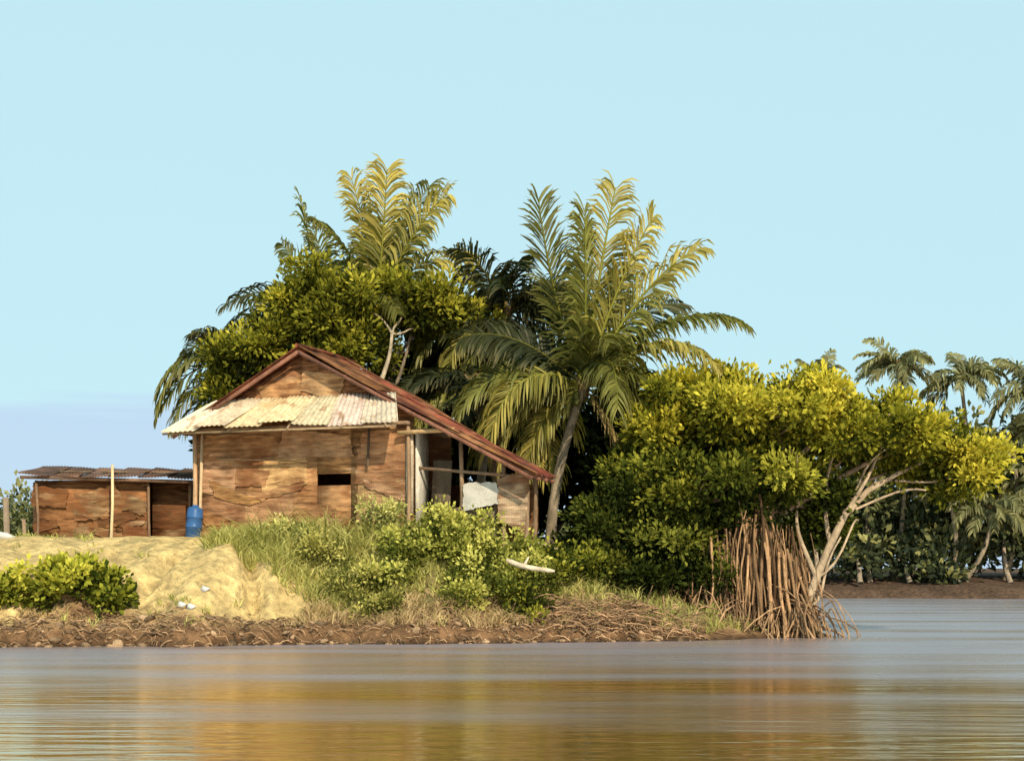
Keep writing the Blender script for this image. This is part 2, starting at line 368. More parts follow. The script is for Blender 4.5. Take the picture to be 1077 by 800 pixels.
PG=((.065,.078,.017),(.17,.165,.036)); PY=((.13,.135,.026),(.43,.35,.085)); PD=((.016,.022,.010),(.045,.052,.018)); PDRY=((.24,.17,.06),(.42,.30,.12))
def palm(name,base,top,fr,rand=0,rc=PG,rL=4.,sway=.5,nl=44,w=.055,r0=.17,ll=.95,coco=True):
    b=B(); base=np.array(base,float); top=np.array(top,float)
    t=np.linspace(0,1,26)[:,None]; P=base+(top-base)*t; P[:,0]+=(np.sin(t*np.pi)*sway)[:,0]
    rad=np.interp(t[:,0],[0,.06,.15,1],[r0*1.5,r0*1.1,r0,r0*.72])*(1+.06*(np.arange(26)%2))
    b.tube(P,rad,BARK,(.27,.21,.14),8)
    for i in range(14):
        a=R.random()*6.28; q=top+np.array([math.cos(a),math.sin(a),0])*.12
        b.tube([q-UP*.35,q,q+np.array([math.cos(a)*.25,math.sin(a)*.25,.35])],[.05,.09,.04],BARK,(.2,.14,.06),4)
    if coco:
        for i in range(7):
            a=R.random()*6.28; c=top+np.array([math.cos(a)*.3,math.sin(a)*.3,-.3-R.random()*.2])
            th=np.linspace(-1.4,1.4,6); b.tube([c+UP*.15*math.sin(x) for x in th],[.13*math.cos(x) for x in th],PLAST,(.12,.13,.03),6)
    for f in fr:
        a,dep,L,dr,cc=f[:5]; hang=f[5] if len(f)>5 else .55
        frond(b,top,sdir(a,dep),L,dr,cc,nl,ll*min(1,L/4.5),w,hang)
    for i in range(rand):
        az=i*2.4+R.random()*.5; el=R.uniform(-.3,1.1); d=(math.cos(az)*math.cos(el),math.sin(az)*math.cos(el),math.sin(el))
        frond(b,top,d,rL*R.uniform(.8,1.1),R.uniform(.9,1.9),rc,nl,ll*min(1,rL/4.5),w,.8)
    return b.build(name)

H=lambda x,y: float(height(x,y))
palm('coconut_palm',(1.15,47.5,H(1.05,47.5)-.2),(2.25,48,7.7),[
 (82,0,6.4,.35,PY,.7),(88,-.2,5.4,.3,PG,.6),(72,-.15,5.8,.55,PY,.8),(60,-.2,5.5,.9,PY,.8),(48,-.1,5.6,1.1,PG,.9),(76,.3,5.6,.5,PG,.7),(66,.2,5.2,.7,PD,.7),
 (38,-.3,5.2,1.5,PY,1.),(26,0,4.4,1.7,PY,1.),(111,0,6.0,.45,PG,.3),(126,.2,3.8,1.0,PD,.9),(136,-.1,4.6,1.0,PD,.9),
 (150,-.3,4.4,1.5,PG,1.),(165,-.3,4.6,2.1,PG,1.1),(178,-.2,4.4,2.5,PY,1.2),(150,-.5,5.0,2.4,PY,1.1),(12,-.2,3.8,2.2,PY,1.),(-20,.1,3.4,2.2,PD,1.),(200,-.1,3.6,2.2,PY,1.1),
 (60,-.8,4.6,2.2,PG,.9),(30,-.5,4.8,2.0,PG,1.),(-50,-.3,3.2,1.5,PDRY,1.3)],rand=4,rL=3.9,sway=-.25,nl=80,w=.088,ll=1.35)
palm('coconut_palm',(.3,51.5,2.6),(-.2,52,10.7),[
 (170,-.2,4.2,1.9,PG,1.1),(150,0,3.6,1.5,PD,1.),(120,.2,2.6,1.2,PD,.9),(60,.1,2.6,1.6,PD,1.),(30,-.1,3.4,1.9,PD,1.1),(10,-.3,3.8,2.2,PD,1.1),
 (190,-.4,4.2,2.0,PY,1.2),(220,-.5,3.8,1.6,PG,1.2),(-20,-.2,4,2,PD,1.2),(-45,-.4,3.6,1.6,PD,1.2),(250,-.5,4,1.2,PD,1.2),(205,-.1,5.0,1.8,PG,1.2)],rand=11,rc=PD,rL=3.5,nl=56,w=.09,ll=1.25)
palm('coconut_palm',(-1.7,49.5,2.7),(-1.2,50,8.0),[
 (180,-.2,3.4,2.2,PY,1.2),(150,-.4,3.4,2.0,PD,1.1),(20,-.3,4.4,1.9,PY,1.1),(-5,-.4,4.6,1.8,PY,1.1),(40,-.4,4.0,2.2,PD,1.1),(-25,-.4,4.4,1.6,PY,1.2),(200,-.4,3,1.6,PG,1.2),(-60,-.3,3,1,PDRY,1.3)],rand=9,rc=PD,rL=3.4,nl=54,w=.088,ll=1.2)
palm('coconut_palm',(-4.2,52,2.8),(-4.6,52,11.1),[
 (97,0,4.3,.25,PY,.6),(84,-.1,4.4,.35,PY,.6),(72,0,4.5,.6,PG,.7),(60,-.2,4.5,.9,PY,.8),(48,.1,3.8,1.1,PY,.9),(108,.2,3.8,.4,PG,.7),(120,-.2,3.6,.9,PG,.8),(30,.2,3.4,1.4,PG,1.),(140,.1,3.6,1.3,PG,1.)],rand=3,rL=3.4,nl=72,w=.088,ll=1.25)
palm('coconut_palm',(-7,53.5,2.8),(-6.4,54,11.0),[
 (110,0,4.3,.25,PG,.7),(128,.1,3.4,.6,PG,.8),(150,0,4.0,1.0,PD,1.),(162,-.1,4.4,1.2,PD,1.),(175,0,3.8,1.6,PD,1.),(95,.2,3.2,.6,PG,.7)],rand=5,rc=PD,rL=3.2,nl=52,w=.085,ll=1.1)
palm('coconut_palm',(-8.6,53,2.8),(-8.8,53,9.0),[
 (160,-.2,4.0,1.8,PG,1.2),(175,-.2,4.0,1.8,PG,1.2),(145,-.1,4.2,2.0,PG,1.2),(190,-.3,3.6,1.6,PG,1.2),(130,0,3,1.6,PD,1.),(152,-.3,4.6,2.2,PG,1.2)],rand=8,rc=PD,rL=3.4,nl=50,w=.085,ll=1.15)

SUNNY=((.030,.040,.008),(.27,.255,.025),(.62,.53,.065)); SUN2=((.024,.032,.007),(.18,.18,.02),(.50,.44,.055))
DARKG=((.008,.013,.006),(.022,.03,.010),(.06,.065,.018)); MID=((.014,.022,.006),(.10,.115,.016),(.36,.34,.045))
bl=[(-7.6,51,10.2,1.8,1.6,1.1),(-5.5,50.6,10.9,2.0,1.7,1.1),(-3.3,51,10.7,1.4,1.4,1.1),(-8.7,51,8.9,1.3,1.4,1.1),(-6.5,50.8,9.2,1.6,1.6,1.1),(-2.0,51.3,10.5,.9,1.2,.8),(-9.4,51.2,8.0,.9,1.2,1.),(-4.6,50.3,9.4,1.0,1.1,.7)]
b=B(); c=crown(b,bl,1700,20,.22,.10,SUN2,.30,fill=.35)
src=[]
for q in bl:
    P=curve((-4.9,51,5.5),q[:3],9,.05,.06); b.tube(P,np.linspace(.12,.03,9),BARK,(.22,.17,.12),6); src.append(P)
b.tube(curve((-5.3,51.2,2.7),(-4.9,51,5.6),6,0,.03),np.linspace(.24,.14,6),BARK,(.22,.17,.12),8)
P=curve((-4.5,49.6,7.2),(-3.9,49.4,9.6),8,0,.04); b.tube(P,np.linspace(.11,.05,8),BARK,(.48,.38,.26),6); b.tube(curve((-4.9,51,5.5),(-4.5,49.6,7.3),5,0,.02),[.13,.12,.12,.11,.11],BARK,(.4,.32,.22),6)
for q in [(-4.6,50,10.4),(-3.6,50.2,10.5),(-3.2,50.4,9.9)]: b.tube(curve(P[-1],q,6,0,.05),np.linspace(.05,.02,6),BARK,(.42,.33,.22),5)
twigs(b,c,np.concatenate(src),120,(.2,.15,.1)); b.build('broadleaf_tree')
bl=[(-3.2,54,8.3,2.2,1.6,1.9),(-.6,54,7.8,2.0,1.6,2.),(2.,54,6.4,2.,1.6,2.0),(4,54,6.6,1.7,1.4,1.7),(.8,54,4.6,3.0,1.5,1.6),(-7.5,54,7,3,1.5,2.),(4.6,53,4.6,2,1.5,1.8),(-3,54,5,2,1.5,2),(-1.6,54,9.8,1.3,1.2,1.)]
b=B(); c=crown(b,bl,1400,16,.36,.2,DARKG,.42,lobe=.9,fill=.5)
for q in bl:
    P=curve((-.5+q[0]*.4,54,2.7),q[:3],8,.03,.05); b.tube(P,np.linspace(.18,.04,8),BARK,(.15,.11,.08),6)
b.build('broadleaf_tree')

def mangrove():
    e=empty('mangrove_tree',(7.2,45,0)); o=(-7.2,-45,0)
    top=[(6.3,46,6.6,2.2,2.,1.4),(8.8,46.5,6.7,2.1,2.,1.2),(11.0,46.2,6.1,1.8,1.8,1.15),(13.0,46,5.7,1.4,1.5,.9),(4.9,46.2,6.0,1.2,1.5,1.2),(7.6,45.2,6.2,1.5,1.3,1.0),(10.1,45.6,6.1,1.2,1.2,.9),(13.6,45.6,4.9,.9,1.,.7),(12.2,45.9,5.2,1.,1.,.6)]
    low=[(4.5,45.6,4.4,1.7,1.6,1.4),(6.2,45.2,4.6,1.7,1.5,1.2),(8.0,45.4,4.6,1.3,1.4,1.1),(9.4,45.9,3.6,.9,1.2,1.1),(5.6,45.2,3.2,1.2,1.2,1.)]
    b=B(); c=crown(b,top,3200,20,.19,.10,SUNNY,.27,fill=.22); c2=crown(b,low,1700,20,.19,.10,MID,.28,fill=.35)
    b.build('crown',e,o)
    b=B(); col=(.42,.31,.20); src=[]
    P=np.array([(8.35,44.1,-.2),(8.5,44.2,.8),(8.9,44.5,1.7),(9.4,44.9,2.7),(9.9,45.2,3.6),(10.6,45.3,4.3),(11.5,45.4,4.8),(12.6,45.5,5.3)])
    b.tube(P,[.16,.14,.13,.12,.11,.09,.07,.04],BARK,col,7); src.append(P)
    for a,q,r in [(3,(10.,45.6,5.8),.08),(4,(11.3,45.6,6.4),.07),(5,(13.4,45.6,4.9),.05),(2,(8.6,45.4,4.8),.08),(4,(12.3,45.2,4.3),.045),(1,(9.6,44.4,2.9),.06),(4,(11.2,45.,5.6),.05),(2,(10.2,44.8,3.4),.045)]:
        C=curve(P[a],q,8,.02,.06); b.tube(C,np.linspace(r,.025,8),BARK,col,6); src.append(C)
    for i in range(11):
        x=5.4+R.random()*2.9; C=curve((x,44.4+R.random()*.8,-.1),(x+R.normal()*.5,45.4,4.3),9,0,.04); b.tube(C,np.linspace(.13,.07,9),BARK,(.22,.13,.075),6); src.append(C)
    for q in top+low:
        C=curve((6.6+R.random()*1.4,45.3,3.6),q[:3],8,.04,.08); b.tube(C,np.linspace(.10,.03,8),BARK,(.30,.21,.13),6); src.append(C)
    twigs(b,np.concatenate([c,c2]),np.concatenate(src),240,(.30,.21,.13),.025)
    b.build('trunk_and_limbs',e,o)
    b=B()
    # curtain of aerial roots hanging from the low limbs, clumped, ragged lengths
    cl=[(5.3,2.0,.25),(5.9,2.8,.25),(6.5,3.4,.2),(6.9,4.1,.22),(7.25,3.9,.18),(7.7,3.3,.2),(8.15,3.2,.16),(8.5,2.6,.15),(4.7,1.5,.3)]
    for i in range(420):
        hx,hz,sp=cl[R.choice(9,p=[.10,.12,.15,.19,.15,.11,.08,.05,.05])]
        tx=hx+R.normal()*sp; tz=hz*R.uniform(.6,1.03); ty=44.2+R.random()*1.2
        fx=tx+R.normal()*.22+(tx-7.)*.12; r=R.random()
        fin=-.1 if r<.6 else R.uniform(.1,tz*.7)
        C=curve((tx,ty,tz),(fx,ty-R.random()*.7,fin),9,0,.035); k=R.random(); cc=np.array([.27,.145,.065])*(.2+1.25*k)+np.array([.11,.085,.055])*k
        b.tube(C,np.linspace(.035,.02 if r>.6 else .045,9)*R.uniform(.3,1.4),BARK,cc,5)
    for i in range(190):
        x=R.uniform(3.9,8.9); a=(x,44.8,R.uniform(.3,1.3)); ft=(x+R.normal()*.7,42.9+R.random()*1.1,-.05); C=curve(a,ft,7,.25,.12)
        b.tube(C,np.linspace(.025,.03,7)*R.uniform(.4,1.2),BARK,np.array([.28,.17,.09])*R.uniform(.3,1.7),5)
    b.build('prop_roots',e,o)
mangrove()
b=B(); bl=[(2.9,45.2,2.7,1.3,1.2,1.2),(4.2,44.8,2.3,1.4,1.2,1.2),(3.3,45.6,3.7,1.2,1.2,1.),(5.2,44.8,2.0,.9,1.,.9),(2.2,44.9,1.7,.8,.8,.7)]
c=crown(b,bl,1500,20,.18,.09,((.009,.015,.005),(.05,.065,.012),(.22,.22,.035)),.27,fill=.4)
for q in bl:
    for k in range(3): b.tube(curve((3.6+R.normal()*.5,45.,1.),q[:3],7,0,.06),np.linspace(.07,.02,7),BARK,(.2,.13,.08),5)
b.build('mangrove_bush')

# distant forest, aerial haze painted into the leaf colours (paler, bluer)
b=B(); bl=[]
for i in range(56):
    x=18+i*1.05+R.normal()*.8; y=113+R.random()*9; h=R.uniform(7,13.)+np.clip((x-33)*.3,0,2.5); bl.append((x,y,h*.6+1,R.uniform(2.,3.4),2.5,h*.38))
for i in range(32): x=18+i*1.8+R.normal()*.5; bl.append((x,109.8+R.random()*3,R.uniform(1.8,4.5),R.uniform(1.2,2.2),1.6,R.uniform(1.0,2.6)))
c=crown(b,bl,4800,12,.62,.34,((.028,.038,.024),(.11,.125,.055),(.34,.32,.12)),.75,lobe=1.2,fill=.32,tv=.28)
for q in bl[::2]: b.tube(curve((q[0],q[1]-1.5,1.),q[:3],5,0,.03),[.25,.22,.2,.16,.1],BARK,(.3,.23,.16),5)
bl=[]
for i in range(20): x=-90+i*2.6; h=R.uniform(5,8); bl.append((x,128+R.random()*6,h*.5+2.3,R.uniform(2,3.2),2.5,h*.45))
crown(b,bl,1100,14,.6,.32,((.06,.075,.04),(.15,.16,.07),(.28,.27,.12)),.8,lobe=1.3)
bl=[]
for i in range(60): x=-95+i*2.8; h=R.uniform(5,8.5); bl.append((x,172+R.random()*8,h*.5+2.3,R.uniform(2.6,3.8),2.5,h*.45))
crown(b,bl,1100,12,1.,.55,((.06,.075,.04),(.15,.16,.07),(.28,.27,.12)),1.,lobe=1.8)
b.build('distant_trees')
DP=((.08,.09,.042),(.25,.235,.10))  # far palm colours lifted and blued, painted haze
for (x,y,z,rl) in [(28.6,113,17.2,3.2),(33.6,114,16.4,3.7),(38.4,112,15.4,3.8),(23.4,116,16.4,2.8),(41.,110,13.5,3.6),(36.4,111,11.6,3.6),(47,116,15,3.6),(31.,110,9.,3.6),(38.6,109.5,8.0,3.6),(34.4,109.5,6.4,3.4)]:
    palm('coconut_palm',(x+R.normal(),y,1.2),(x,y,z),[],rand=19,rc=DP,rL=rl,nl=26,w=.19,r0=.18,sway=.6,ll=1.3,coco=False)

# ------------------------------------------------------------ bank vegetation
def tufts(b,n,xr,yr,L,pal,keep=None,w=.018,per=9,spread=.42):
    x=R.uniform(*xr,n); y=R.uniform(*yr,n)
    if keep is not None: m=keep(x,y); x=x[m]; y=y[m]
    z=height(x,y); n=len(x); hs=np.repeat(.6+.9*np.clip(.5+vnoise(x,y,.6),0,1),per)
    p=np.repeat(np.stack([x,y,z-.02],1),per,0); p[:,:2]+=R.normal(size=(len(p),2))*.07
    d=nrm(R.normal(size=(len(p),3))*spread+UP); ln=L*(.5+.8*R.random(len(p)))*hs
    tc=np.repeat(R.random((n,1)),per,0); t=np.clip(tc*.7+R.random((len(p),1))*.4,0,1); cc=np.array(pal[0])*(1-t)+np.array(pal[1])*t
    az=R.random(len(p))*6.28; sd=np.stack([np.cos(az),np.sin(az)*.4,az*0],1)*w
    lean=nrm(d*np.array([1,1,0])+1e-4)
    m=p+d*ln[:,None]*.55; tp=m+nrm(d+lean*.7-UP*.35)*ln[:,None]*.5
    V=np.stack([p-sd,p+sd,m-sd*.8,m+sd*.8,tp-sd*.1,tp+sd*.1],1); k=len(p); base=np.arange(k)[:,None]*6
    Q=np.concatenate([base+np.array([0,1,3,2]),base+np.array([2,3,5,4])])
    b.add(V.reshape(-1,3),Q,LEAF,np.repeat(cc,6,0))
GG=((.17,.19,.04),(.62,.56,.20)); GDRY=((.27,.18,.09),(.60,.45,.23))
b=B()
tufts(b,2300,(-8.8,2.5),(40.9,45.2),.5,GG,lambda x,y:(y-shore(x)>1.7+vnoise(x,y,.8)+np.clip(-5.6-x,0,9)*.9))
tufts(b,500,(-7.6,1),(43,45),.85,GG,lambda x,y:vnoise(x,y,.7)>.0,w=.022)
tufts(b,1000,(-5.4,3.5),(39.3,43),.36,GDRY,lambda x,y:(y-shore(x)>.3)&(y-shore(x)<2.2))
tufts(b,260,(-20,-8),(42,46),.22,GG,lambda x,y:(vnoise(x,y,.9)>.18)&(y-shore(x)>3.6))
tufts(b,350,(-16,-5),(38,41),.22,GDRY,lambda x,y:(y-shore(x)>.3)&(y-shore(x)<1.5)&(vnoise(x,y,.8)>.0))
tufts(b,300,(-16,4),(38,42),.28,GG,lambda x,y:(y-shore(x)>.3)&(y-shore(x)<1.7)&(vnoise(x+9,y,.9)>.12))
tufts(b,500,(2,9),(41.5,45.5),.35,GG,lambda x,y:(y-shore(x)>.6))
b.build('bank_grass')
def bush(name,bl,n,L,W,pal,per=14,crad=.2):
    b=B(); bb=[]
    for (x,y,h,rx,ry,rz) in bl: bb.append((x,y,H(x,y)+h,rx,ry,rz))
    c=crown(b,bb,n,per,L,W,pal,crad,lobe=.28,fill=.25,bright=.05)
    for q in bb:
        for k in range(6): b.tube(curve((q[0]+R.normal()*.15,q[1],H(q[0],q[1])-.05),c[R.integers(len(c))]*.3+np.array(q[:3])*.7,5,0,.05),np.linspace(.02,.008,5),BARK,(.16,.11,.06),4)
    b.build(name)
LIME=((.03,.045,.008),(.26,.27,.03),(.60,.55,.08)); HERB=((.05,.065,.013),(.27,.28,.05),(.58,.54,.14))
bush('leafy_shrub',[(-11.6,39.9,.35,.75,.6,.55),(-12.4,39.8,.4,.7,.6,.65),(-10.7,40.1,.25,.7,.5,.5),(-13.4,39.8,.0,.7,.6,.35),(-14.6,39.8,.3,.9,.6,.55)],560,.17,.11,LIME)
bush('leafy_shrub',[(-1.6,42.8,.8,1.2,.8,.85),(-.4,42.4,.6,1.1,.7,.8),(-2.8,42.6,.55,1.0,.7,.65),(.5,42.3,.3,.9,.7,.7),(-1.0,41.6,.35,1.3,.6,.6),(-3.4,41.9,.15,.9,.6,.45)],1500,.125,.075,HERB)
bush('leafy_shrub',[(-5.4,42.6,.25,.7,.6,.5),(-4.5,41.7,.2,.8,.6,.5),(-3.9,40.9,.15,.8,.5,.4)],460,.11,.06,((.06,.07,.015),(.26,.25,.06),(.52,.46,.14)))
bush('leafy_shrub',[(-6.2,43.8,.3,.6,.5,.5),(-3.6,43.9,.5,.7,.5,.6)],300,.12,.06,((.08,.10,.03),(.32,.33,.10),(.60,.56,.20)))
bush('leafy_shrub',[(1.4,43.2,.5,.7,.7,.7),(.4,41.4,.15,.7,.5,.45),(2.0,43.9,.4,.8,.6,.8)],420,.14,.08,MID)

b=B()
for i in range(1800):
    x=R.uniform(-16,5.2); s=float(shore(x)); y=s+R.uniform(-.05,1.2)
    z=max(H(x,y),.01); L=R.uniform(.12,.55); a=R.random()*6.28
    q=(x+math.cos(a)*L,y-abs(math.sin(a))*L*.5,max(z-R.uniform(-.14,.3),.01))
    c=np.array([.30,.185,.10])*R.uniform(.2,1.9); b.tube(curve((x,y,z+.03),q,4,.15,.1),np.linspace(.015,.006,4)*R.uniform(.6,1.5),BARK,c,4,False)
for i in range(560):
    x=R.normal()*1.1+2.6; y=float(shore(x))+R.uniform(.1,1.5); z=H(x,y)+R.random()*.4; L=R.uniform(.3,.9); a=R.random()*3.14
    q=(x+math.cos(a)*L,y-R.random()*.3,z+R.uniform(-.3,.1)); b.tube(curve((x,y,z),q,5,.1,.08),np.linspace(.022,.008,5),BARK,np.array([.31,.185,.10])*R.uniform(.3,1.7),4,False)
b.build('dry_roots')
b=B()
def rock(b,c,r,col):
    th=np.linspace(-1.4,1.4,6); ax=np.array([R.normal()*.3,R.normal()*.3,.7]); k=R.uniform(.8,1.25,6)
    b.tube([np.array(c)+ax*r*.6*math.sin(x) for x in th],[r*math.cos(x)*kk for x,kk in zip(th,k)],GROUND,col,8)
for i in range(380):
    x=R.uniform(-16,5); y=float(shore(x))+abs(R.normal())*.6-.15; rock(b,(x,y,H(x,y)+.01),R.uniform(.03,.18)*R.uniform(.4,1),np.array([.29,.19,.11])*R.uniform(.35,1.8))
b.build('rocks')
b=B()
for (x,y) in [(-8.3,39.3),(-8.1,40.1),(2.3,41.3),(-8.55,39.35)]:
    z=H(x,y)+.06; V=[(x-.13,y,z-.05),(x+.02,y-.05,z-.07),(x+.14,y+.03,z+.02),(x-.05,y+.02,z+.1),(x-.1,y+.1,z-.04),(x+.03,y+.12,z-.06),(x+.12,y+.1,z),(x-.04,y+.1,z+.07)]
    b.add(V,[(0,1,2,3),(4,7,6,5),(0,4,5,1),(1,5,6,2),(2,6,7,3),(3,7,4,0)],PLAST,(.72,.7,.66))
b.build('plastic_litter')
b=B(); b.tube(curve((-.15,41.2,2.2),(1.15,41.,1.9),9,0,.03),np.array([.04,.075,.07,.08,.065,.07,.06,.065,.03]),WOOD,(.55,.46,.33),8); b.tube([(.35,41.1,2.1),(.45,41.,2.28)],[.04,.02],WOOD,(.5,.42,.32),6); b.build('fallen_log')
b=B(); b.beam((.6,43.2,2.75),(1.35,43.3,2.5),.2,.05,WOOD,(.55,.45,.34)); b.build('wooden_plank')

# ------------------------------------------------------------ hut
ang=math.radians(-20); hut=empty('bamboo_hut',(-6.27,46,0),ang)
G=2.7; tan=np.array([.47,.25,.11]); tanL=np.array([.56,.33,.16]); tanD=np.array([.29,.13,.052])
SR=.53
def rz(s): return 8.6+(.56*s if s<0 else -SR*s)
b=B()
HX0,HX1,HZ0,HZ1=.42,1.55,4.47,4.82
b.box(-3.75,HX0,0,.06,G,6.45,WEAVE,tan); b.box(HX1,3.59,0,.06,G,6.45,WEAVE,tan)
b.box(HX0,HX1,0,.06,G,HZ0,WEAVE,tan*.9); b.box(HX0,HX1,0,.06,HZ1,6.45,WEAVE,tan)
ss=np.linspace(-3.75,3.59,15)
for i in range(14):
    s0,s1=ss[i],ss[i+1]; z0=max(rz(s0)-.12,6.45); z1=max(rz(s1)-.12,6.45)
    V=[(s0,0,6.45),(s1,0,6.45),(s1,0,z1),(s0,0,z0),(s0,.06,6.45),(s1,.06,6.45),(s1,.06,z1),(s0,.06,z0)]
    b.add(V,[(0,1,2,3),(5,4,7,6),(3,2,6,7)],WEAVE,tan*np.array([.95,.8,.8]))
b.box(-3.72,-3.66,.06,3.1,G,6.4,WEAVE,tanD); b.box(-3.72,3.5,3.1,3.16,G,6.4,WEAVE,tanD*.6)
b.build('walls',hut)
b=B()
pats=[(-2.9,3.5,.85,.75,.04,0),(-1.2,3.55,.95,.8,.08,1),(.3,3.35,.75,.6,-.12,0),(2.6,3.7,.85,.9,.06,1),(-3.0,4.9,.65,.6,.0,1),(-1.9,5.0,.7,.5,-.12,0),(-.7,4.85,.8,.45,.1,1),
 (2.6,4.95,.85,.55,-.1,0),(-2.2,5.72,1.3,.36,.04,0),(.4,5.7,1.2,.38,-.05,1),(2.7,5.72,.8,.36,.05,0),(-2.7,3.3,.9,.22,-.35,2),(-.9,4.3,.9,.12,.22,0),
 (-2.4,4.2,.8,.18,-.3,0),(2.7,4.3,.7,.13,-.3,1),(2.2,3.2,.6,.2,.3,0)]
for i,(s,z,hx,hz,ry,k) in enumerate(pats):
    c=[tan,tanL,tanD*1.3][k]*R.uniform(.75,1.12)*np.array([1,R.uniform(.92,1.06),R.uniform(.85,1.1)])
    b.rag((s,-.024-.003*i,z),hx,hz,WEAVE,c,ry=ry,th=.008)
for (s,z,hx,hz,ry,k) in [(-.8,7.35,.7,.3,.15,0),(.6,7.5,.7,.35,-.2,1)]:
    b.rag((s,-.04-.01*k,z),hx,hz,WEAVE,[tan,tanL,tanD][k],ry=ry)
b.build('patch_mats',hut)
b=B(); wc=(.30,.19,.11)
for s,r in [(-3.72,.07),(3.5,.06)]:
    b.tube([(s,-.2,G-.1),(s+.03,-.18,4.5),(s,-.17,6.2)],r,WOOD,np.array(wc)*(1.6 if s<-3 else 1.1),8)
b.tube([(-3.5,-.24,3.0),(-3.42,-.22,6.1)],.045,WOOD,(.6,.42,.25),8)
for s,z0_,z1_ in [(2.2,5.0,6.2),(2.3,3.2,3.9)]: b.tube([(s,-.2,z0_),(s+.05,-.2,z1_)],.04,WOOD,(.12,.08,.05),6)  # dark-coloured poles stand in for shaded gaps in the wall
b.tube([(-2.9,-.21,5.35),(.2,-.2,5.2)],.02,WOOD,(.34,.22,.12),6)
for s,t,z in [(4.95,.35,5.7),(6.28,.35,5.0),(7.0,.3,4.65),(5.4,1.9,5.5),(6.9,1.3,4.7)]:
    b.tube([(s,t,G-.5),(s+.04,t,4.2),(s,t,z)],.065,WOOD,(.26,.17,.10),8)
b.beam((3.2,-.26,5.95),(4.95,-.2,6.0),.1,.12,WOOD,(.55,.36,.18))
b.beam((3.62,.3,4.95),(7.1,.3,4.6),.07,.09,WOOD,(.25,.16,.1))
b.beam((-3.8,-.24,6.25),(3.6,-.24,6.25),.1,.1,WOOD,(.25,.16,.1))
TE=lambda s: -.5+4.15*float(np.interp(s,[0,7.45],[1,.5]))
SE=7.45
for t in (-.42,.9,2.2,3.4):
    k=(t+.5)/4.15; tr=-.5+k*(TE(SE)+.5)
    b.beam((0,t,8.47),(-4.35,t,rz(-4.35)-.13),.05,.11,WOOD,(.24,.11,.07)); b.beam((0,t,8.47),(SE,tr,rz(SE)-.13),.05,.11,WOOD,(.22,.10,.065))
for s in (2.6,4.2,5.8,7.2): b.beam((s,-.4,rz(s)-.05),(s,TE(s)-.1,rz(s)-.05),.06,.05,WOOD,(.2,.12,.08))
b.build('posts_and_beams',hut)
b=B(); rc=np.array([.19,.055,.027])
for i in range(5):
    f0,f1=i/5,(i+1)/5+.02
    T=lambda s,f: -.5+(TE(s)+.5)*f
    for k,(s0,s1) in enumerate([(0,2.65),(2.5,5.15),(5.0,SE)]):
        o=.03-.014*k+.004*(i%2); e1=R.normal()*.05*(k==2); e2=R.normal()*.05*(k==2)
        b.sheet((s0,T(s0,f0),rz(s0)+o),(s0,T(s0,f1),rz(s0)+o),(s1+e1,T(s1,f1),rz(s1)+o),(s1+e2,T(s1,f0),rz(s1)+o),RUST,rc*R.uniform(.5,1.35)*np.array([1,R.uniform(.8,1.5),1]),.1,.018,wob=.03)
    a=-.5+4.15*f0; c=-.5+4.15*f1
    b.sheet((0,a,8.63),(0,c,8.63),(-4.35,c,rz(-4.35)),(-4.35,a,rz(-4.35)),RUST,rc*R.uniform(.8,1.3),.1,.018)
b.tube([(0,-.52,8.66),(0,1.5,8.69),(0,3.7,8.64)],.06,RUST,rc*1.1,8)
b.build('roof',hut)
b=B()
xs=np.linspace(-1,1,8)
for i in range(7):
    a,c=xs[i],xs[i+1]+.03; f=lambda u:3.0*u-.02; g2=lambda u: -.42+3.92*u
    o=.02*(i%2); dz=R.normal()*.05; cc=np.array([.68,.58,.39])*R.uniform(.72,1.1)*np.array([1,R.uniform(.88,1.02),R.uniform(.7,1.1)])
    b.sheet((f(a),-.1,7.15+o),(f(c),-.1,7.15+o),(g2(c),-1.15+R.normal()*.06,6.2+o+dz),(g2(a),-1.15+R.normal()*.06,6.2+o+dz+R.normal()*.04),ZINC,cc,.13,.018,wob=.025)
b.build('awning',hut)
b=B()
for s in (-4.1,-2,0,1.8,3.2): b.beam((s*.8,-.12,7.05),(s,-1.1,6.09),.05,.06,WOOD,(.35,.25,.15))
b.beam((-4.3,-1.05,6.08),(3.5,-1.05,6.08),.05,.06,WOOD,(.35,.24,.14)); b.build('awning_frame',hut)
b=B()
b.box(3.60,3.64,.1,1.0,G,6.1,WOOD,(.62,.56,.46)); b.box(3.4,3.62,-.12,-.07,3.6,5.9,WOOD,(.6,.5,.36))
b.obox((4.1,.9,4.2),(.3,.02,1.0),WOOD,(.16,.12,.08),ry=.05)
b.rag((5.62,.24,4.12),.56,.36,PLAST,(.60,.56,.48),ry=.10)
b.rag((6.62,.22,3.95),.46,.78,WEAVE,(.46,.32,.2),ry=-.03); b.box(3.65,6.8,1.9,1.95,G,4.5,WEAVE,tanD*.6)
b.rag((5.1,.45,3.3),.9,.45,WOOD,(.2,.14,.1)); b.build('porch_screens',hut)

